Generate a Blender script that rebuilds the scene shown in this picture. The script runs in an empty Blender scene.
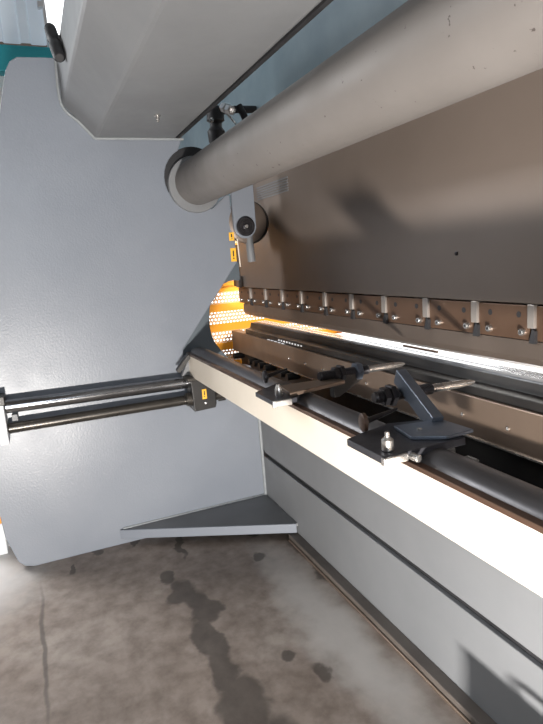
import bpy, bmesh, math, random
from mathutils import Vector, Matrix
random.seed(7)
C = bpy.context.scene.collection
PI = math.pi

# ------------------------------------------------------------------ materials
def nt(name):
    m = bpy.data.materials.new(name); m.use_nodes = True
    t = m.node_tree; b = t.nodes['Principled BSDF']
    return m, t, b
def ramp(t, fac, stops):
    r = t.nodes.new('ShaderNodeValToRGB')
    el = r.color_ramp.elements
    el[0].position, el[0].color = stops[0][0], (*stops[0][1], 1)
    el[1].position, el[1].color = stops[-1][0], (*stops[-1][1], 1)
    for p, c in stops[1:-1]:
        e = el.new(p); e.color = (*c, 1)
    t.links.new(fac, r.inputs[0]); return r.outputs[0]
def noise(t, scale, detail=4, rough=.55, vec=None, mapscale=None):
    n = t.nodes.new('ShaderNodeTexNoise')
    n.inputs['Scale'].default_value = scale; n.inputs['Detail'].default_value = detail
    n.inputs['Roughness'].default_value = rough
    tc = t.nodes.new('ShaderNodeTexCoord'); v = tc.outputs['Object']
    if mapscale:
        mp = t.nodes.new('ShaderNodeMapping'); mp.inputs['Scale'].default_value = mapscale
        t.links.new(v, mp.inputs[0]); v = mp.outputs[0]
    t.links.new(v, n.inputs['Vector']); return n.outputs['Fac']
def paint(name, a, b, rough=.4, metal=0.0, nscale=3, bump=.08, bscale=90, spots=None, mapscale=None, coat=0):
    m, t, p = nt(name)
    col = ramp(t, noise(t, nscale, 5, .6, mapscale=mapscale), [(.3, a), (.72, b)])
    if spots:
        f = noise(t, spots[1], 3, .6)
        mask = ramp(t, f, [(spots[2], (0,0,0)), (spots[2]+.03, (1,1,1))])
        mx = t.nodes.new('ShaderNodeMix'); mx.data_type = 'RGBA'
        t.links.new(mask, mx.inputs['Factor']); t.links.new(col, mx.inputs['A'])
        mx.inputs['B'].default_value = (*spots[0], 1); col = mx.outputs['Result']
    t.links.new(col, p.inputs['Base Color'])
    p.inputs['Metallic'].default_value = metal
    rr = ramp(t, noise(t, nscale*2.3, 4), [(.3, (rough*.85,)*3), (.7, (min(1, rough*1.2),)*3)])
    t.links.new(rr, p.inputs['Roughness'])
    if coat: p.inputs['Coat Weight'].default_value = coat; p.inputs['Coat Roughness'].default_value = .25
    if bump:
        bp = t.nodes.new('ShaderNodeBump'); bp.inputs['Strength'].default_value = bump; bp.inputs['Distance'].default_value = .002
        t.links.new(noise(t, bscale, 3), bp.inputs['Height']); t.links.new(bp.outputs[0], p.inputs['Normal'])
    return m
M = {}
M['plate'] = paint('plate_grey', (.195,.215,.252), (.225,.245,.282), .34, 0, 1.6, .28, 110)
M['beam'] = paint('beam_grey', (.165,.170,.178), (.195,.20,.208), .45, 0, 2, .08, 100)
M['base'] = paint('base_grey', (.185,.192,.202), (.22,.227,.238), .5, 0, 2, .06, 100)
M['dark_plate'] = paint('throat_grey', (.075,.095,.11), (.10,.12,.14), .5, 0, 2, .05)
M['tube'] = paint('tube_grey', (.145,.133,.125), (.175,.161,.152), .55, 0, 2.5, .06, 80, spots=((.06,.05,.045), 45, .70))
M['ram'] = paint('ram_grey', (.16,.128,.107), (.195,.158,.135), .36, .1, 1.2, .06, 60, spots=((.36,.34,.32), 14, .76), mapscale=(1,1,1))
M['weld'] = paint('weld_grey', (.25,.27,.285), (.31,.33,.345), .38, 0, 30, .5, 120)
M['clamp'] = paint('clamp_steel', (.11,.065,.042), (.16,.095,.062), .40, .45, 5, .1, 60)
M['punch'] = paint('punch_steel', (.15,.12,.10), (.19,.15,.125), .4, .6, 4, .05, 60)
M['table'] = paint('table_steel', (.17,.125,.095), (.23,.17,.13), .38, .5, 2.5, .05, 60)
M['black'] = paint('black_steel', (.016,.015,.015), (.035,.032,.03), .4, .3, 6, .1, 60)
M['bolt_black'] = paint('oxide_bolt', (.03,.028,.03), (.07,.065,.07), .32, .7, 20, .1, 60)
M['blue_steel'] = paint('blued_steel', (.12,.145,.19), (.19,.215,.26), .35, .6, 12, .08, 60)
M['dark_plate_steel'] = paint('gauge_plate_steel', (.035,.036,.045), (.075,.075,.085), .38, .5, 10, .1, 60)
M['steel'] = paint('bright_steel', (.58,.57,.55), (.68,.66,.64), .25, .9, 5, .05, 60)
M['rod'] = paint('polished_rod', (.25,.25,.26), (.33,.33,.34), .16, .95, 8, 0, 60)
M['screw'] = paint('dark_screw', (.05,.045,.04), (.09,.08,.07), .3, .6, 8, 0)
M['die'] = paint('die_steel', (.45,.46,.48), (.62,.63,.65), .22, .7, 8, .03, mapscale=(1,8,8))
M['rail'] = paint('ground_rail', (.12,.115,.12), (.17,.165,.17), .42, .7, 3, .04, 60, mapscale=(1,6,6))
M['fitting'] = paint('zinc_fitting', (.75,.76,.78), (.85,.86,.88), .3, .5, 8, 0)
M['flange'] = paint('flange_brown', (.10,.085,.075), (.15,.13,.115), .5, .1, 6, .1)
M['wedge'] = paint('wedge_steel', (.30,.27,.25), (.40,.37,.34), .35, .5, 8, .05)
M['cream'] = paint('cream_paint', (.72,.65,.55), (.78,.71,.61), .5, 0, 3, .03)
M['brown_edge'] = paint('brown_edge', (.07,.04,.028), (.11,.065,.045), .4, .3, 6, .03)
M['sheet'] = paint('sheet_steel', (.85,.86,.88), (.92,.93,.95), .35, .3, 3, .02)
M['white'] = paint('white_paint', (.75,.77,.80), (.82,.84,.86), .5, 0, 4, .03)
M['rubber'] = paint('black_rubber', (.012,.012,.014), (.03,.03,.033), .6, 0, 8, .1)
M['yellow'] = paint('label_yellow', (.95,.45,.03), (1,.55,.05), .45, 0, 4, 0)
M['orange'] = paint('orange_paint', (.9,.33,.02), (1,.42,.04), .4, 0, 4, 0)
M['teal'] = paint('teal_paint', (.03,.42,.52), (.05,.50,.60), .45, 0, 3, .02)
M['upper'] = paint('upper_blue_grey', (.13,.19,.23), (.20,.27,.31), .4, .1, 3, .04)
M['ground_out'] = paint('floor_bright', (.5,.5,.5), (.6,.6,.6), .6, 0, 3, .1)

def perforated():
    m, t, p = nt('perforated_orange')
    p.inputs['Roughness'].default_value = .4
    tc = t.nodes.new('ShaderNodeTexCoord')
    sp = t.nodes.new('ShaderNodeSeparateXYZ'); t.links.new(tc.outputs['Object'], sp.inputs[0])
    def math_(op, a, b=None, c=None):
        n = t.nodes.new('ShaderNodeMath'); n.operation = op
        for i, v in enumerate((a, b, c)):
            if v is None: continue
            if isinstance(v, (int, float)): n.inputs[i].default_value = v
            else: t.links.new(v, n.inputs[i])
        return n.outputs[0]
    P = .0235
    row = math_('FLOOR', math_('DIVIDE', sp.outputs[2], P))
    off = math_('MULTIPLY', math_('MODULO', row, 2), .5)
    u = math_('SUBTRACT', math_('FRACT', math_('ADD', math_('DIVIDE', sp.outputs[1], P), off)), .5)
    v = math_('SUBTRACT', math_('FRACT', math_('DIVIDE', sp.outputs[2], P)), .5)
    d = math_('SQRT', math_('ADD', math_('MULTIPLY', u, u), math_('MULTIPLY', v, v)))
    hole = math_('LESS_THAN', d, .28)
    # bands: solid orange rails between the perforated rows
    bz = math_('FRACT', math_('DIVIDE', math_('SUBTRACT', sp.outputs[2], .205), .130))
    band = math_('LESS_THAN', bz, .60)
    cm = t.nodes.new('ShaderNodeMix'); cm.data_type = 'RGBA'; t.links.new(band, cm.inputs['Factor']); cm.inputs['A'].default_value = (.98,.40,.03,1); cm.inputs['B'].default_value = (.95,.55,.28,1); t.links.new(cm.outputs['Result'], p.inputs['Base Color'])
    tr = t.nodes.new('ShaderNodeBsdfTransparent'); mx = t.nodes.new('ShaderNodeMixShader')
    t.links.new(math_('MULTIPLY', hole, band), mx.inputs[0])
    t.links.new(p.outputs[0], mx.inputs[1]); t.links.new(tr.outputs[0], mx.inputs[2])
    t.links.new(mx.outputs[0], t.nodes['Material Output'].inputs[0])
    return m
M['perf'] = perforated()

def floor_mat():
    m, t, p = nt('oiled_concrete')
    n1 = noise(t, 2.2, 8, .65); n2 = noise(t, 14, 6, .6)
    base = ramp(t, n1, [(.3, (.24,.19,.155)), (.5, (.33,.27,.23)), (.72, (.42,.36,.315))])
    fine = ramp(t, n2, [(.3, (.62,.60,.58)), (.62, (1.05,1.05,1.05))])
    mul = t.nodes.new('ShaderNodeMix'); mul.data_type = 'RGBA'; mul.blend_type = 'MULTIPLY'; mul.inputs['Factor'].default_value = 1
    t.links.new(base, mul.inputs['A']); t.links.new(fine, mul.inputs['B'])
    tc = t.nodes.new('ShaderNodeTexCoord')
    nz = t.nodes.new('ShaderNodeTexNoise'); nz.inputs['Scale'].default_value = 7; nz.inputs['Detail'].default_value = 4
    t.links.new(tc.outputs['Object'], nz.inputs['Vector'])
    sb = t.nodes.new('ShaderNodeVectorMath'); sb.operation = 'SUBTRACT'; sb.inputs[1].default_value = (.5,.5,.5); t.links.new(nz.outputs['Color'], sb.inputs[0])
    sc = t.nodes.new('ShaderNodeVectorMath'); sc.operation = 'SCALE'; sc.inputs['Scale'].default_value = .16; t.links.new(sb.outputs[0], sc.inputs[0])
    ad = t.nodes.new('ShaderNodeVectorMath'); t.links.new(tc.outputs['Object'], ad.inputs[0]); t.links.new(sc.outputs[0], ad.inputs[1])
    def blob(x, y, rx, ry, s0=.75, s1=1.15):
        mp = t.nodes.new('ShaderNodeMapping'); mp.vector_type = 'POINT'
        mp.inputs['Location'].default_value = (-x/rx, -y/ry, 0); mp.inputs['Scale'].default_value = (1/rx, 1/ry, 0)
        t.links.new(ad.outputs[0], mp.inputs[0])
        ln = t.nodes.new('ShaderNodeVectorMath'); ln.operation = 'LENGTH'; t.links.new(mp.outputs[0], ln.inputs[0])
        mr = t.nodes.new('ShaderNodeMapRange'); mr.interpolation_type = 'SMOOTHSTEP'
        mr.inputs['From Min'].default_value = s1; mr.inputs['From Max'].default_value = s0
        t.links.new(ln.outputs['Value'], mr.inputs['Value']); return mr.outputs[0]
    def mmax(a, b):
        n = t.nodes.new('ShaderNodeMath'); n.operation = 'MAXIMUM'; t.links.new(a, n.inputs[0]); t.links.new(b, n.inputs[1]); return n.outputs[0]
    def mix(col, fac, c, s=1.0):
        k = t.nodes.new('ShaderNodeMath'); k.operation = 'MULTIPLY'; k.inputs[1].default_value = s; t.links.new(fac, k.inputs[0])
        mx = t.nodes.new('ShaderNodeMix'); mx.data_type = 'RGBA'
        t.links.new(k.outputs[0], mx.inputs['Factor']); t.links.new(col, mx.inputs['A']); mx.inputs['B'].default_value = (*c, 1)
        return mx.outputs['Result']
    col = mul.outputs['Result']
    lit_band = blob(1.05, .85, .75, .12, .3, 1.3)  # bright band of light on the floor, painted as paler colour
    col = mix(col, lit_band, (.62,.59,.56), .75)
    lit_patch_rear = blob(-.1, -.45, .7, .35, .3, 1.2)  # sunlit floor behind the side plate, painted in as near white
    col = mix(col, lit_patch_rear, (.75,.75,.74), .9)
    st = None
    for a in [(.42,.37,.07,.045), (.56,.41,.10,.055), (.70,.45,.12,.06), (.90,.42,.16,.045), (1.10,.42,.12,.05), (1.28,.43,.16,.075), (1.5,.45,.2,.1), (.2,.85,.07,.04), (.45,.8,.05,.03), (.15,.95,.1,.05), (1.25,.72,.05,.03), (1.12,.66,.04,.03), (.02,.12,.04,.02),(.0,.3,.05,.02),(.12,.0,.06,.015), (.15,.5,.14,.02), (.62,1.0,.3,.05)]:
        b = blob(*a); st = b if st is None else mmax(st, b)
    col = mix(col, st, (.055,.045,.038), .72)
    # thin dark joint along the machine
    _ad = ad; sc.inputs['Scale'].default_value = .16
    sc2 = t.nodes.new('ShaderNodeVectorMath'); sc2.operation = 'SCALE'; sc2.inputs['Scale'].default_value = .03; t.links.new(sb.outputs[0], sc2.inputs[0])
    ad = t.nodes.new('ShaderNodeVectorMath'); t.links.new(tc.outputs['Object'], ad.inputs[0]); t.links.new(sc2.outputs[0], ad.inputs[1])
    jt = blob(.66, -.135, .42, .009, .4, 1.4)
    col = mix(col, jt, (.05,.042,.038), .6)
    t.links.new(col, p.inputs['Base Color'])
    rr = ramp(t, n1, [(.3, (.42,)*3), (.7, (.62,)*3)]); t.links.new(rr, p.inputs['Roughness'])
    bp = t.nodes.new('ShaderNodeBump'); bp.inputs['Strength'].default_value = .15; bp.inputs['Distance'].default_value = .004
    t.links.new(n2, bp.inputs['Height']); t.links.new(bp.outputs[0], p.inputs['Normal'])
    return m
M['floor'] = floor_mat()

def corrugated():
    m, t, p = nt('translucent_cladding')
    p.inputs['Base Color'].default_value = (.55,.62,.68,1); p.inputs['Roughness'].default_value = .5
    c = ramp(t, noise(t, .8, 3), [(.3, (.42,.50,.58)), (.7, (.66,.72,.77))])
    t.links.new(c, p.inputs['Base Color'])
    p.inputs['Emission Color'].default_value = (.6,.7,.8,1); p.inputs['Emission Strength'].default_value = .3  # daylight through the cladding is put in as a glow
    return m
M['clad'] = corrugated()
def emis(name, c, s):
    m, t, p = nt(name); p.inputs['Base Color'].default_value = (.9,.9,.9,1)
    p.inputs['Emission Color'].default_value = (*c, 1); p.inputs['Emission Strength'].default_value = s; return m
M['window'] = emis('window_daylight', (.95,.98,1), 2.2)

# ------------------------------------------------------------------ geometry helpers
def finish(bm, smooth=None):
    bmesh.ops.remove_doubles(bm, verts=bm.verts, dist=1e-6)
    bmesh.ops.recalc_face_normals(bm, faces=bm.faces)
def obj(name, bm, mat, parent=None, smooth=False, bevel=0, origin=None):
    finish(bm)
    if origin is None and parent is not None: origin = None
    me = bpy.data.meshes.new(name)
    if origin is not None: bmesh.ops.translate(bm, verts=bm.verts, vec=-Vector(origin))
    bm.to_mesh(me); bm.free()
    o = bpy.data.objects.new(name, me); C.objects.link(o)
    me.materials.append(mat)
    if origin is not None: o.location = origin
    if parent is not None:
        o.parent = parent
        if origin is None: o.matrix_parent_inverse = Matrix.Identity(4)
    if bevel:
        b = o.modifiers.new('bevel', 'BEVEL'); b.width = bevel; b.segments = 2; b.limit_method = 'ANGLE'; b.angle_limit = math.radians(35)
    if smooth:
        for f in me.polygons: f.use_smooth = True
        me.set_sharp_from_angle(angle=math.radians(38))
    return o
def tag(o, label, cat, group=None, kind=None):
    if label: o['label'] = label
    if cat: o['category'] = cat
    if group: o['group'] = group
    if kind: o['kind'] = kind
    return o
def thing(name, label, cat, loc=(0,0,0), group=None):
    o = bpy.data.objects.new(name, None); C.objects.link(o); o.location = loc
    return tag(o, label, cat, group)
def box(bm, x0, x1, y0, y1, z0, z1):
    vs = [bm.verts.new(p) for p in ((x0,y0,z0),(x1,y0,z0),(x1,y1,z0),(x0,y1,z0),(x0,y0,z1),(x1,y0,z1),(x1,y1,z1),(x0,y1,z1))]
    for f in ((0,3,2,1),(4,5,6,7),(0,1,5,4),(1,2,6,5),(2,3,7,6),(3,0,4,7)): bm.faces.new([vs[i] for i in f])
    return bm
def B(*a): return box(bmesh.new(), *a)
def prism(bm, pts, axis, a, b):
    """extrude polygon (2-D pts) along axis from a to b"""
    def P(p, v):
        return {0:(v,p[0],p[1]), 1:(p[0],v,p[1]), 2:(p[0],p[1],v)}[axis]
    A = [bm.verts.new(P(p,a)) for p in pts]; Bv = [bm.verts.new(P(p,b)) for p in pts]
    bm.faces.new(A); bm.faces.new(Bv[::-1]); n = len(pts)
    for i in range(n): bm.faces.new((A[i], A[(i+1)%n], Bv[(i+1)%n], Bv[i]))
    return bm
def PR(*a): return prism(bmesh.new(), *a)
def frame_of(d):
    d = Vector(d).normalized(); up = Vector((0,0,1)) if abs(d.z) < .9 else Vector((0,1,0))
    a = d.cross(up).normalized(); b = d.cross(a).normalized(); return d, a, b
def lathe(bm, p0, d, prof, seg=32, cap=True, hexa=False):
    """revolve (distance along d, radius) profile about the axis through p0"""
    p0 = Vector(p0); d, a, b = frame_of(d); rings = []
    for t_, r in prof:
        rings.append([bm.verts.new(p0 + d*t_ + (a*math.cos(2*PI*i/seg) + b*math.sin(2*PI*i/seg))*r) for i in range(seg)])
    for k in range(len(rings)-1):
        for i in range(seg): bm.faces.new((rings[k][i], rings[k][(i+1)%seg], rings[k+1][(i+1)%seg], rings[k+1][i]))
    if cap: bm.faces.new(rings[0][::-1]); bm.faces.new(rings[-1])
    return bm
def L(*a, **k): return lathe(bmesh.new(), *a, **k)
def cyl(p0, p1, r, seg=32, bm=None):
    bm = bm or bmesh.new(); p0 = Vector(p0); p1 = Vector(p1); l = (p1-p0).length; c = min(r*.12, l*.2)
    return lathe(bm, p0, p1-p0, [(0, r-c), (c, r), (l-c, r), (l, r-c)], seg)
def obar(bm, p0, p1, w, h, side=(0,1,0)):
    """rectangular bar from p0 to p1; w along side, h across"""
    p0 = Vector(p0); p1 = Vector(p1); d = (p1-p0).normalized(); s = Vector(side).normalized(); s = (s - d*s.dot(d)).normalized(); n = d.cross(s)
    vs = []
    for p in (p0, p1):
        for a_, b_ in ((-1,-1),(1,-1),(1,1),(-1,1)): vs.append(bm.verts.new(p + s*a_*w/2 + n*b_*h/2))
    for f in ((0,1,2,3),(7,6,5,4),(0,4,5,1),(1,5,6,2),(2,6,7,3),(3,7,4,0)): bm.faces.new([vs[i] for i in f])
    return bm
def rope(bm, pts, r, seg=10):
    pts = [Vector(p) for p in pts]; rings = []
    sm = []
    for i in range(len(pts)-1):
        q = [pts[max(i-1,0)], pts[i], pts[i+1], pts[min(i+2,len(pts)-1)]]
        for k in range(6):
            t_ = k/6; sm.append(.5*((2*q[1]) + (q[2]-q[0])*t_ + (2*q[0]-5*q[1]+4*q[2]-q[3])*t_**2 + (-q[0]+3*q[1]-3*q[2]+q[3])*t_**3))
    sm.append(pts[-1])
    for i, p in enumerate(sm):
        d, a, b = frame_of(sm[min(i+1,len(sm)-1)] - sm[max(i-1,0)])
        rings.append([bm.verts.new(p + (a*math.cos(2*PI*j/seg)+b*math.sin(2*PI*j/seg))*r) for j in range(seg)])
    for k in range(len(rings)-1):
        for j in range(seg): bm.faces.new((rings[k][j], rings[k][(j+1)%seg], rings[k+1][(j+1)%seg], rings[k+1][j]))
    bm.faces.new(rings[0][::-1]); bm.faces.new(rings[-1]); return bm
def warning_label(parent, x, y, z, w, h, name='warning_label'):
    lab = obj(name, B(x, x+.0012, y-w/2, y+w/2, z-h/2, z+h/2), M['yellow'], parent); lab['label'] = 'small yellow warning label with a black mark'
    bm = B(x+.0012, x+.0018, y-w*.12, y+w*.12, z-h*.12, z+h*.32)
    box(bm, x+.0012, x+.0018, y-w*.12, y+w*.12, z-h*.32, z-h*.2)
    obj('exclamation_mark', bm, M['rubber'], lab)
    return lab

XE = 4.6      # how far the machine runs on past the camera
# ------------------------------------------------------------------ setting
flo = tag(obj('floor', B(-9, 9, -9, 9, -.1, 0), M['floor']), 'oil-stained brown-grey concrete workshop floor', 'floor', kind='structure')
# far cladding wall, teal girt and daylight opening beyond the frame
WX = -4.0
bm = bmesh.new()
n = 400; y0, y1 = -6.0, .505
pts = []
for i in range(n+1):
    y = y0 + (y1-y0)*i/n; ph = (y*1/.25) % 1
    x = WX + (.035 if ph < .38 else 0) ; pts.append((x, y))
vb = [bm.verts.new((x, y, 3.66)) for x, y in pts]; vt = [bm.verts.new((x, y, 7)) for x, y in pts]
for i in range(n): bm.faces.new((vb[i], vb[i+1], vt[i+1], vt[i]))
tag(obj('wall_far', bm, M['clad']), 'pale corrugated translucent cladding of the far shop wall', 'wall', kind='structure')
tag(obj('trim_1', B(WX-.05, WX+.12, -6, 3, 3.36, 3.61), M['teal'], bevel=.01), 'teal painted horizontal steel girt under the cladding', 'beam', kind='structure')
tag(obj('wall_lower', B(WX-.15, WX-.05, -6, 1.15, 1.5, 3.4), M['white']), 'pale lower shop wall below the teal girt', 'wall', kind='structure')
wf = bmesh.new(); box(wf, WX-.02, WX+.05, .505, .535, 3.61, 7); box(wf, WX-.02, WX+.07, .46, .52, 4.0, 4.06)
tag(obj('window_1', wf, M['white'], bevel=.004), 'slim upright window post at the edge of the cladding', 'window', kind='structure')
wp = obj('pane', B(WX-.04, WX-.03, .535, 1.8, 3.5, 7), M['window'], bpy.data.objects['window_1'])

# ------------------------------------------------------------------ welded machine frame
fr = thing('press_brake_frame', 'welded blue-grey press brake frame with tall side plate, box beam and base', 'machine')
prof = [(-.16,0),(-.2,.012),(-.225,.04),(-.262,.17),(-.285,.5),(-.24,1.1),(-.11,1.7),(-.014,2.032),(.012,2.13),(.03,2.19),(.05,2.225),(.08,2.243),(.19,2.247),(.26,2.247),
        (.756,2.247),(.756,1.94)]
tc_y, tc_z, tc_r = .795, 1.722, .15
for k in range(1, 14):
    a = math.radians(105 + k*(275-105)/14); prof.append((tc_y - .004 + .142*math.cos(a), tc_z + .022 + .142*math.sin(a)))
prof += [(.87,1.60),(.94,1.66),(.962,1.66),(.972,1.444),(.974,1.336),(.653,.932),(.653,.90),(1.0,.80),(1.03,.70),(1.03,0)]
sp_ = obj('side_plate', PR(prof, 0, -.04, 0), M['plate'], fr, bevel=.004)
# inner plate with the rounded throat opening, its shade put into darker paint
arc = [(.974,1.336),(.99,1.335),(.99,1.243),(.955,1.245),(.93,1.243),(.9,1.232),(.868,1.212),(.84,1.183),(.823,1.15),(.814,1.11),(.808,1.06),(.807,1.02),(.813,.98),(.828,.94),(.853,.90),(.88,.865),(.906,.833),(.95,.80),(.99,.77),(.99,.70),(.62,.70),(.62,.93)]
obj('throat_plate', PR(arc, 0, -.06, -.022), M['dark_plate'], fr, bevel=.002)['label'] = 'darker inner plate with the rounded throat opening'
warning_label(fr, .0005, .957, 1.372, .028, .066)
warning_label(fr, .0005, .955, 1.462, .026, .04)
# upper box beam
bp_ = [(.235,2.25),(.235,2.06),(.356,1.924),(.722,1.924),(.722,2.25)]
obj('cross_beam', PR(bp_, 0, .0, XE), M['beam'], fr, bevel=.012)
obj('beam_flange', B(.0, XE, .722, .738, 1.922, 2.02), M['rubber'], fr)['label'] = 'dark shadow-gap flange along the front edge of the box beam'  # beam edge lies in shade, painted black here
bm = bmesh.new(); lathe(bm, (.42,.547,1.924), (0,0,-1), [(0,.012),(.005,.013),(.006,.007),(.025,.0065),(.028,.003)], 16)
obj('grease_nipple', bm, M['steel'], fr, smooth=True)
# weld beads around the beam and along the corner of plate and base
bm = rope(bmesh.new(), [(.003,.232,2.24),(.003,.232,2.062),(.004,.30,1.985),(.004,.354,1.921)], .0065)
rope(bm, [(.004,.354,1.921),(.004,.5,1.921),(.004,.756,1.921)], .0065)
obj('weld_bead', bm, M['weld'], fr, smooth=True)
obj('weld_bead', rope(bmesh.new(), [(.003,1.022,.66),(.004,1.024,.4),(.004,1.026,.08)], .009), M['weld'], fr, smooth=True)
obj('weld_bead', rope(bmesh.new(), [(.003,1.02,.082),(.003,.7,.082),(.003,.26,.081)], .006), M['weld'], fr, smooth=True)
# base panels: lower beam skin in two plates with a dark gap between them
obj('base_panel', B(.0, XE, 1.03, 1.06, .0, .302), M['base'], fr, bevel=.003)
obj('base_panel', PR([(.03,.328),(XE,.328),(XE,.72),(.0,.72),(.0,.352)], 1, 1.03, 1.06), M['base'], fr, bevel=.003)
obj('gap_strip', B(.0, XE, 1.045, 1.058, .302, .328), M['rubber'], fr)['label'] = 'dark slot between the two base panels'
obj('base_flange', B(.38, XE, .985, 1.03, 0, .028), M['flange'], fr, bevel=.003)['label'] = 'foot flange along the bottom of the base'
bm = rope(bmesh.new(), [(.4,.980,.004),(2,.980,.004),(XE,.980,.004)], .005)
obj('floor_seal', bm, M['table'], fr, smooth=True)
# triangular gusset shelf
g = PR([(.0,.245),(.0,1.03),(.40,1.03)], 2, .066, .08)
obj('gusset_plate', g, M['beam'], fr)
gd = Vector((.40,.785,0)).normalized()
bm = bmesh.new(); obar(bm, (.008,.246,.058), (.402,1.022,.058), .012, .046, side=(gd.y,-gd.x,0))
obj('gusset_lip', bm, M['plate'], fr, bevel=.003)

# black plug on the rear face of the box beam
t = thing('cable_gland', 'black cable gland plug on the rear of the grey box beam', 'plug', (.31,.235,2.2))
obj('body', L((0,.0,.0), (0,-1,0), [(0,.026),(.008,.026),(.012,.018),(.03,.016)], 20), M['rubber'], t, smooth=True)
obj('cable_boot', L((.10,-.022,-.085), (-.23,-.005,.20), [(0,.014),(.01,.022),(.10,.024),(.11,.018),(.15,.018),(.16,.023),(.25,.022),(.27,.015)], 20), M['rubber'], t, smooth=True)

# ------------------------------------------------------------------ torque tube
t = thing('torque_tube', 'large round grey tube running across the machine under the beam', 'tube', (0,tc_y,tc_z))
obj('tube_shaft', L((.03,0,0), (1,0,0), [(0,.105),(XE,.105)], 96), M['tube'], t, smooth=True)
obj('end_flange', L((-.004,-.006,-.010), (1,0,0), [(0,.128),(.022,.131),(.030,.128),(.032,.10)], 64), M['beam'], t, smooth=True)
obj('collar', L((-.03,-.004,.022), (1,0,0), [(0,.145),(.024,.145),(.026,.12)], 64), M['rubber'], t, smooth=True)['label'] = 'black ring behind the grey end flange'

# ------------------------------------------------------------------ ram
t = thing('ram', 'wide brown-grey ram plate hanging behind the round tube', 'machine part', (0,1.2,1.178))
obj('ram_plate', B(-.60, XE, 0, .05, 0, .86), M['ram'], t, bevel=.003)
obj('upper_panel', B(-4.5, XE, -.02, .02, .87, 2.2), M['upper'], t, bevel=.003)['label'] = 'blue-grey upper panel of the ram behind the beam'
obj('upper_panel', B(-4.5, -.61, -.02, .02, .45, .872), M['upper'], t, bevel=.003)
obj('end_block', B(-.80, -.60, .02, .05, .0, .26), M['black'], t, bevel=.004)
obj('stop_block', B(-.62, -.56, -.03, .0, .0, .07), M['ram'], t, bevel=.008)
obj('tool_holder', B(-.70, XE, .047, .06, -.10, .0), M['black'], t)
for i in range(6):
    obj('cover_slat', B(-.22, .18, -.004, 0, .475+.012*i, .481+.012*i), M['beam'], t)  # thin pale strips stand in for reflected streaks on the ram
# scratch marks and screws on the ram
for px, pz in [(1.35,.14)]:
    obj('screw', L((px,.0,pz), (0,-1,0), [(0,.006),(.003,.006),(.004,.003)], 12), M['bolt_black'], t)

# ------------------------------------------------------------------ tool clamps along the ram
gaps = [1.631+.2335*k for k in range(10, 0, -1)] + [1.631,1.42,1.190,.943,.706,.471,.225,-.003,-.235,-.47,-.70]
gaps = sorted(set(gaps))
gaps = [g_ for g_ in gaps if g_ < 3.1]
PLACES = ['by the perforated guard', 'near the perforated guard']
ords = ['first','second','third','fourth','fifth','sixth','seventh','eighth','ninth','tenth','eleventh','twelfth','thirteenth','fourteenth','fifteenth','sixteenth','seventeenth','eighteenth']
def make_clamp(w):
    t = thing('tool_clamp', '', 'clamp', (0,1.2,1.078), 'tool clamps along the lower edge of the ram')
    bm = B(-w/2+.008, w/2-.014, .012, .045, .0, .094)
    b = obj('clamp_body', bm, M['clamp'], t, bevel=.002)
    for sx in (-.24, .26):
        obj('socket_hole', L((sx*w,.0125,.068), (0,-1,0), [(0,.0085),(.0015,.0085)], 16), M['rubber'], t)
        bo = obj('clamp_bolt', L((sx*w*1.15+.01,.012,.022), (0,-1,0), [(0,.0095),(.012,.0095),(.014,.008)], 16), M['steel'], t, smooth=True)
        obj('socket', L((sx*w*1.15+.01,-.0022,.022), (0,-1,0), [(0,.004),(.0004,.004)], 6), M['rubber'], bo)
    obj('adjusting_wedge', B(w/2-.016, w/2+.010, .003, .04, .034, .098), M['wedge'], t, bevel=.002)['label'] = 'pale upright wedge at the clamp end'
    obj('wedge_foot', PR([(w/2-.008,-.006),(w/2+.014,-.006),(w/2+.014,.028),(w/2+.004,.034),(w/2-.004,.010)], 1, .002, .04), M['rubber'], t)
    return t
def copy_tree(o, parent=None):
    c = o.copy(); C.objects.link(c)
    if parent: c.parent = parent
    for ch in [x for x in bpy.data.objects if x.parent == o]: copy_tree(ch, c)
    return c
proto = make_clamp(.2335)
for i in range(len(gaps)-1):
    o = proto if i == 0 else copy_tree(proto)
    a, b = gaps[i], gaps[i+1]
    o.location = ((a+b)/2, 1.2, 1.078); o.scale = ((b-a)/.2335, 1, 1)
    if i == 0: lb = 'brown steel tool clamp at the far end of the ram beside the orange guard'
    else: lb = f'brown steel tool clamp under the ram, {ords[i]} counting from the orange guard'
    o['label'] = lb
# ram underside recess and the punch bar
t = thing('punch', 'long brown steel upper punch held below the row of clamps', 'punch', (0,1.2,1.0))
obj('punch_bar', PR([(.012,.076),(.05,.076),(.05,.05),(.058,.0),(.052,-.004),(.018,.012),(.010,.03)], 0, -.62, XE), M['punch'], t)

# ------------------------------------------------------------------ lower table
t = thing('lower_table', 'brown steel lower table beam with small white screws along its face', 'machine part', (0,1.2,.75))
obj('table_body', B(-.87, XE, 0, .06, .0, .135), M['table'], t, bevel=.004)
obj('table_web', B(-.87, XE, .055, .10, -.75, .0), M['black'], t)
obj('bottom_lip', B(-.3, XE, -.006, .0, .0, .005), M['steel'], t)
for k in range(-3, 14):
    sx = 1.555 - .1875*k if k >= 0 else 1.555 - .1875*k
    if sx < -.1: continue
    obj('face_screw', L((sx,.0,.068), (0,-1,0), [(0,.0055),(.004,.0055),(.006,.003)], 12), M['steel'], t, smooth=True)
for sx in (-.78,-.50,-.42,-.33,-.24,-.02,.07):
    obj('table_lug', L((sx,-.03,-.025), (0,1,0), [(0,.018),(.05,.022),(.07,.022)], 14), M['black'], t, smooth=True)
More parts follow.
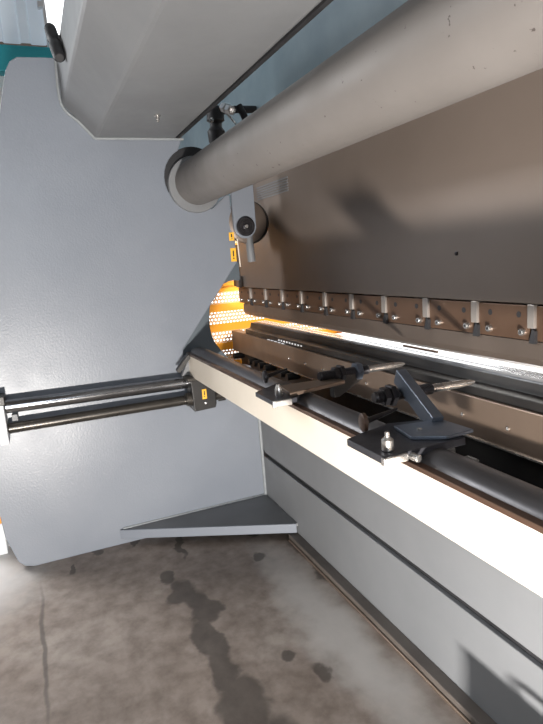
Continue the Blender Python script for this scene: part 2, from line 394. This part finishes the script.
# die holder and bottom die
t = thing('bottom_die', 'black die holder carrying the bright bottom die on the table', 'die', (0,1.26,.885))
obj('die_holder', PR([(-.05,.0),(.10,.0),(.10,.066),(-.01,.066),(-.018,.035),(-.05,.028)], 0, -.62, XE), M['black'], t, bevel=.002)
obj('die_block', PR([(.0,.066),(.06,.066),(.06,.078),(.034,.078),(.03,.071),(.026,.078),(.0,.078)], 0, -.55, XE), M['die'], t)
for k in range(9):
    obj('scale_mark', B(-.1+.035*k, -.085+.035*k, -.052, -.05, .01, .018), M['white'], t)
for k in range(5):
    obj('scale_mark', B(-.25+.05*k, -.22+.05*k, -.056, -.050, .0, .004), M['white'], t)
# white sheet added for the bright view between punch and die
t = thing('sheet_metal', 'bright white sheet of metal lying across the bottom die', 'sheet', (0,1.3,.965))
obj('sheet', B(.30, XE, .03, 1.2, -.012, -.009), M['sheet'], t)
s = thing('work_table', 'pale front support table beyond the bottom die', 'table', (1.8,1.9,0))
obj('table_top', B(-1.5, XE-1.8, -.5, .6, .915, .95), M['white'], s)
for lx in (-1.4, 2.6):
    for ly in (-.4, .5): obj('leg', B(lx-.03, lx+.03, ly-.03, ly+.03, 0, .915), M['beam'], s)
# front rod lying on the sheet
tag(obj('steel_rod', cyl((.86,1.345,.9605), (1.07,1.345,.9605), .0045, 12), M['clamp']), 'short brown rod lying on the bright sheet', 'rod')

# ------------------------------------------------------------------ orange guard
t = thing('perforated_guard', 'orange perforated safety guard seen through the throat opening', 'guard', (-.9,1.6,.6))
obj('guard_panel', B(-.0015, .0015, -1.0, .45, -.5, 1.0), M['perf'], t)
fb = bmesh.new()
for z_ in (-.51, .0, .58): box(fb, -.012, .012, -1.0, .45, z_, z_+.03)
box(fb, -.015, .015, .42, .45, -.6, 1.0); box(fb, -.015, .015, -1.03, -1.0, -.6, 1.0)
obj('guard_frame', fb, M['orange'], t)
t = thing('guard_rail', 'orange front guard rail seen through the slot between the tools', 'rail', (-.88,2.06,.6))
obj('rail_bar', B(.0, 1.05, .0, .04, .10, .38), M['orange'], t, bevel=.003)
for xx in (.02, 1.0): obj('post', B(xx, xx+.04, .0, .04, -.6, .10), M['orange'], t)
tag(obj('window_2', B(-3.98, -3.95, 1.25, 6.5, .2, 3.0), M['window']), 'bright daylight opening beyond the orange guard', 'window', kind='structure')  # glowing backdrop added to brighten the guard holes
# far orange post at the left edge
t = thing('floor_post', 'orange post with a white foot behind the side plate', 'post', (-.25,-.355,0))
obj('post', B(-.04,.04,-.06,.07,.16,1.0), M['orange'], t, bevel=.005)
obj('foot', B(-.045,.045,-.065,.075,0,.16), M['white'], t, bevel=.005)

# ------------------------------------------------------------------ upright clevis and wheel beside the ram
t = thing('guide_roller', 'grey clevis and roller hanging under the round tube beside the ram', 'roller', (0,1.02,1.5))
obj('clevis_plate', PR([(-.058,.30),(.058,.30),(.058,-.0)] + [(.058*math.cos(-a*PI/12), .006+.058*math.sin(-a*PI/12)) for a in range(1,12)] + [(-.058,.0)], 0, .012, .032), M['plate'], t, bevel=.002)
obj('roller_wheel', L((-.045,.025,.03), (1,0,0), [(0,.095),(.006,.105),(.04,.105),(.046,.095)], 48), M['punch'], t, smooth=True)
obj('rear_wheel', L((-.12,.06,.03), (1,0,0), [(0,.10),(.05,.11),(.06,.10)], 48), M['black'], t, smooth=True)
pin = obj('pin_head', L((.032,.0,.005), (1,0,0), [(0,.047),(.010,.047),(.014,.042),(.014,.030),(.010,.028),(.010,.016),(.016,.015),(.018,.010)], 40), M['bolt_black'], t, smooth=True)
obj('pin_centre', L((.046,.0,.005), (1,0,0), [(0,.011),(.005,.009)], 20), M['steel'], pin, smooth=True)
obj('drop_pipe', cyl((-.01,.035,-.17), (-.01,.03,-.03), .020, 16), M['beam'], t, smooth=True)
obj('drop_wire', cyl((.01,-.035,-.19), (.01,-.04,-.05), .0035, 8), M['cream'], t, smooth=True)

# ------------------------------------------------------------------ hydraulic fittings between beam and tube
t = thing('hydraulic_fitting', 'silver hose fitting between the box beam and the round tube', 'fitting', (.17,.93,2.015))
obj('fitting_body', L((-.05,-.01,.025), (.5,.02,-.2), [(0,.010),(.02,.010),(.021,.022),(.065,.022),(.067,.015),(.08,.015),(.081,.021),(.12,.021),(.122,.012)], 6), M['fitting'], t)
obj('fitting_pipe', rope(bmesh.new(), [(-.04,-.01,.01),(.02,.02,-.06),(.07,.04,-.13)], .005), M['steel'], t, smooth=True)
obj('fitting_arm', rope(bmesh.new(), [(.06,.03,.0),(.08,.05,-.06),(.07,.06,-.13)], .016), M['rubber'], t, smooth=True)
t = thing('valve_block', 'black valve with silver screw next to the silver hose fitting', 'valve', (-.15,.97,2.04))
obj('valve_body', L((.0,.0,-.12), (.05,.02,1), [(0,.03),(.02,.04),(.07,.045),(.09,.03),(.11,.03),(.12,.045),(.17,.042),(.19,.02)], 20), M['rubber'], t, smooth=True)
obj('valve_arm', rope(bmesh.new(), [(-.02,.02,.05),(.03,.10,.05),(.04,.21,.05)], .018), M['rubber'], t, smooth=True)
obj('valve_screw', L((.04,-.03,-.01), (1,-.4,0), [(0,.012),(.02,.012),(.022,.006)], 12), M['steel'], t)
obj('valve_screw', L((.01,-.03,.09), (1,-.4,0), [(0,.010),(.015,.010),(.017,.005)], 12), M['screw'], t)

# ------------------------------------------------------------------ back gauge beam
t = thing('backgauge_beam', 'long cream-faced back gauge beam with a dark ground rail on top', 'beam', (0,.66,.86))
obj('face_strip', PR([(.045,-.054),(XE,-.060),(XE,.048),(.045,.058)], 1, 0, .012), M['cream'], t, bevel=.002)
obj('beam_body', B(.05, XE, .012, .085, -.045, .045), M['black'], t)
obj('edge_strip', B(.045, XE, -.003, .016, .050, .062), M['brown_edge'], t, bevel=.002)
rp = [(.016,.045)] + [(.055-.042*math.cos(a), .052+.030*math.sin(a)) for a in [PI*k/14 for k in range(0,15)]] + [(.097,.045)]
obj('ground_rail', PR(rp, 0, .05, XE), M['rail'], t, smooth=True)
obj('end_plate', obar(bmesh.new(), (.075,-.062,-.02), (.09,.0,.055), .03, .022, side=(1,0,0)), M['black'], t, bevel=.002)
obj('corner_block', PR([(-.04,-.05),(.02,-.05),(.02,.03),(.0,.03)], 0, .03, .06), M['beam'], t, bevel=.002)

# ------------------------------------------------------------------ linear guide on the side plate
t = thing('linear_guide', 'pair of dark guide rods along the side plate', 'guide', (.055,-.003,.711))
obj('guide_rod', cyl((0,-.17,.080), (0,.86,.062), .030, 32), M['rod'], t, smooth=True)
obj('guide_rod_support', B(-.055,-.02,-.10,.86,.074,.080), M['black'], t)
ls = obj('lead_screw', cyl((0,-.17,-.018), (0,.90,-.024), .024, 32), M['screw'], t, smooth=True); ls['label'] = 'black lead screw below the bright rod'
obj('end_cap', cyl((.0,.88,-.024), (.0,.925,-.024), .026, 24), M['beam'], t, smooth=True)
obj('mounting_bracket', B(-.055,-.01,.80,.84,-.06,.06), M['black'], t, bevel=.003)
eb = obj('end_bracket', PR([(-.055,-.085),(.03,-.085),(.05,-.05),(.05,.05),(.035,.11),(-.055,.11)], 1, -.21, -.172), M['white'], t, bevel=.006)
obj('end_bracket_cap', B(-.05,.045,-.215,-.165,.095,.135), M['black'], t, bevel=.003)
obj('wire_clip', B(-.02,.0,-.15,-.125,.01,.04), M['beam'], t, bevel=.002)
# carriage
t = thing('gauge_carriage', 'dark grey carriage block with yellow label riding on the guide rods', 'carriage', (.1,.70,.72))
obj('carriage_body', PR([(-.055,-.075),(.052,-.07),(.058,-.05),(.055,.06),(.030,.075),(-.060,.078)], 0, -.055, .045), M['black'], t, bevel=.004)
obj('carriage_top', B(-.05,.045,-.075,.03,.076,.09), M['screw'], t, bevel=.002)
lb = warning_label(t, .0455, .0, .005, .022, .048)
obj('lock_screw', L((.045,.003,-.04), (1,0,0), [(0,.006),(.004,.006),(.005,.003)], 12), M['steel'], t)
obj('rod_seal', L((.0,-.08,-.02), (0,1,0), [(0,.032),(.02,.034),(.03,.034)], 24), M['screw'], t, smooth=True)

# ------------------------------------------------------------------ back gauge fingers
def hexnut(p, d, r, h, mat, parent, name='hex_nut'):
    return obj(name, L(p, d, [(0,r*.9),(h*.12,r),(h*.88,r),(h,r*.9)], 6), mat, parent)
def rodset(t, tail, tip, arm_t):
    """threaded rod with nuts and a ground pointed tip, coordinates local to t"""
    tail, tip = Vector(tail), Vector(tip); d = (tip-tail); l = d.length; d = d/l
    bm = bmesh.new(); pr = [(0,.012),(.004,.0145)]; s = .006
    while s < l*.55: pr += [(s,.0150),(s+.002,.0135)]; s += .004
    lathe(bm, tail, d, pr, 24)
    obj('threaded_rod', bm, M['bolt_black'], t, smooth=True)
    # flattened bright tip
    bm = lathe(bmesh.new(), tail + d*l*.54, d, [(0,.011),(l*.1,.011),(l*.30,.0105),(l*.42,.007),(l*.46,.003)], 20)
    o = obj('contact_tip', bm, M['steel'], t, smooth=True)
    hexnut(tail + d*(arm_t-.055), d, .024, .018, M['bolt_black'], t)
    hexnut(tail + d*(arm_t-.036), d, .029, .016, M['bolt_black'], t)
    hexnut(tail + d*(arm_t+.022), d, .029, .022, M['blue_steel'], t)
def knob(p, q, parent_label):
    k = thing('clamping_lever', parent_label, 'lever', p)
    d = Vector(q)-Vector(p)
    obj('lever_head', L((0,0,0), (.22,1,0), [(-.007,.016),(-.004,.021),(.004,.021),(.007,.013),(.010,.008)], 24), M['brown_edge'] if 'front' in parent_label else M['bolt_black'], k, smooth=True)
    obj('lever_stem', L((0,0,0), d, [(.01,.007),(d.length*.5,.006),(d.length,.0035)], 14), M['bolt_black'], k, smooth=True)
    return k
# nearer finger
t = thing('gauge_finger', 'nearer black back gauge finger with slanted blue-grey arm on its plate', 'gauge finger', (1.70,.66,.935), 'back gauge fingers on the beam')
obj('finger_plate', PR([(.014,-.075),(.150,-.075),(.150,.13),(.0,.15),(-.03,.06),(-.006,-.02)], 2, .0, .016), M['dark_plate_steel'], t, bevel=.002)
obj('plate_end', B(.146,.157,-.076,-.018,-.002,.014), M['steel'], t, bevel=.002)['label'] = 'bright machined end of the plate'
obj('end_screw', L((.15,-.006,.004), (1,.1,0), [(0,.008),(.02,.008),(.022,.005)], 12), M['steel'], t, smooth=True)
obj('cross_bar', PR([(.015,.045),(.035,.16),(.135,.165),(.14,.09),(.10,.03)], 2, .016, .024), M['blue_steel'], t, bevel=.002)
obj('finger_arm', obar(bmesh.new(), (-.158,.187,.088), (.045,.140,.016), .028, .040, side=(0,1,0)), M['blue_steel'], t, bevel=.002)
rodset(t, (-.14,.095,.048), (-.14,.415,.041), .078)
obj('dowel_pin', L((.125,-.045,.015), (0,0,1), [(0,.009),(.003,.0125),(.024,.0125),(.028,.008),(.030,.0055),(.040,.005)], 18), M['steel'], t, smooth=True)
obj('plate_screw', L((.075,.07,.024), (0,0,1), [(0,.006),(.004,.006),(.005,.003)], 12), M['steel'], t)
# farther finger
t = thing('gauge_finger', 'farther black back gauge finger with a flat bar on its plate', 'gauge finger', (1.20,.66,.935), 'back gauge fingers on the beam')
obj('finger_plate', PR([(-.035,-.075),(.105,-.075),(.105,.0),(.0,.07),(-.13,.06),(-.06,-.04)], 2, .0, .014), M['dark_plate_steel'], t, bevel=.002)
obj('plate_end', B(.098,.11,-.076,-.018,-.004,.014), M['steel'], t, bevel=.002)['label'] = 'bright machined end of the plate'
obj('cross_bar', PR([(-.02,.0),(.09,-.015),(.05,.19),(-.01,.19)], 2, .014, .026), M['table'], t, bevel=.002)
obj('finger_arm', PR([(.165,.035),(.170,-.034),(.19,-.034),(.275,.010),(.278,.05)], 0, -.012, .012), M['black'], t, bevel=.002)
rodset(t, (.0,.126,.038), (.0,.447,.034), .105)
obj('dowel_pin', L((.055,-.035,.013), (0,0,1), [(0,.009),(.006,.012),(.022,.012),(.030,.008),(.036,.006)], 18), M['steel'], t, smooth=True)
knob((1.694,.641,.973), (1.654,.757,.975), 'black clamping lever with round head in front of nearer gauge finger')
knob((1.079,.655,.972), (1.028,.754,.975), 'black clamping lever with round head beside farther gauge finger')
# bracket seen in the recess behind the rail
t = thing('drive_bracket', 'dark bracket in the recess behind the rail right of the nearer finger', 'bracket', (1.60,1.0,.775))
obj('bracket_plate', B(-.09,-.03,-.03,.0,-.05,.03), M['black'], t, bevel=.003)
obj('bracket_plate', B(.02,.06,-.03,.0,-.05,.025), M['black'], t, bevel=.003)
obj('bracket_pin', cyl((-.03,-.02,-.015),(.02,-.02,-.015),.012,14), M['bolt_black'], t, smooth=True)
obj('bracket_screw', L((-.01,-.035,.01),(0,-1,0),[(0,.008),(.01,.008),(.012,.004)],12), M['steel'], t)

# unseen box added just out of view to cast shade on the base
t = thing('tool_box', 'dark steel tool box on the floor by the base', 'box', (2.08,.80,0))
obj('box_body', B(-.16,.16,-.05,.05,0,.125), M['black'], t, bevel=.006)
obj('box_lid', B(-.163,.163,-.053,.053,.125,.15), M['black'], t, bevel=.006)
obj('handle', rope(bmesh.new(), [(-.06,0,.148),(-.055,0,.18),(.055,0,.18),(.06,0,.148)], .008), M['steel'], t, smooth=True)

# ------------------------------------------------------------------ lights
def area(name, loc, target, sx, sy, power, col):
    l = bpy.data.lights.new(name, 'AREA'); l.shape = 'RECTANGLE'; l.size = sx; l.size_y = sy; l.energy = power; l.color = col
    o = bpy.data.objects.new(name, l); C.objects.link(o); o.location = loc
    o.rotation_euler = (Vector(target)-Vector(loc)).to_track_quat('-Z', 'Y').to_euler(); return o
area('bounce_light', (3.3,-.29,.03), (1.3,1.1,1.2), .16, .11, 200, (1,.95,.89))
area('side_window_light', (6,-.5,2.2), (0,.1,1.1), 1.2, 1.2, 50, (.84,.92,1))  # unseen cool lamp added to light the side plate
area('rear_window_light', (-1.6,-2.2,3.2), (.3,.24,2.2), 1.2, 1.2, 60, (.95,.98,1))
area('rear_left_light', (1.3,-1.7,1.3), (0,-.15,.7), .5, .9, 3, (.88,.94,1))  # added fill that brightens the rear part of the side plate
area('door_daylight', (-1.0,-1.3,2.2), (-.9,-.8,0), .8, .8, 45, (.97,.98,1))  # unseen lamp added to whiten the floor behind the plate
area('front_shop_light', (1.5,2.9,2.6), (1.4,1.6,.95), 3.0, 1.0, 130, (1,.98,.95))  # unseen lamp added to brighten the white sheet in front
area('guard_light', (.1,2.3,2.2), (-.9,1.3,.95), .9, .9, 45, (1,.97,.92))  # unseen lamp added to brighten the orange guard
area('roof_light', (.9,1.0,3.6), (.6,1.15,2.1), 2.0, .5, 4, (.75,.9,1))  # faint cool area lamp aimed at the upper panel
w = bpy.data.worlds.new('world'); bpy.context.scene.world = w; w.use_nodes = True
bg = w.node_tree.nodes['Background']; bg.inputs[0].default_value = (1,.86,.76,1); bg.inputs[1].default_value = .085

# ------------------------------------------------------------------ camera
cd = bpy.data.cameras.new('camera'); co = bpy.data.objects.new('camera', cd); C.objects.link(co)
r = Vector((.38752812,.91893131,-.07339756)); u = Vector((-.13904141,.13697263,.98076806)); f = Vector((-.91131193,.3698699,-.18085025))
co.matrix_world = Matrix(((r.x,u.x,-f.x,2.75644),(r.y,u.y,-f.y,0),(r.z,u.z,-f.z,1.35),(0,0,0,1)))
cd.sensor_fit = 'HORIZONTAL'; cd.sensor_width = 36; cd.lens = 572.16/543*36; cd.clip_start = .02
bpy.context.scene.camera = co
sc = bpy.context.scene
sc.view_settings.view_transform = 'Standard'; sc.view_settings.exposure = 0.0
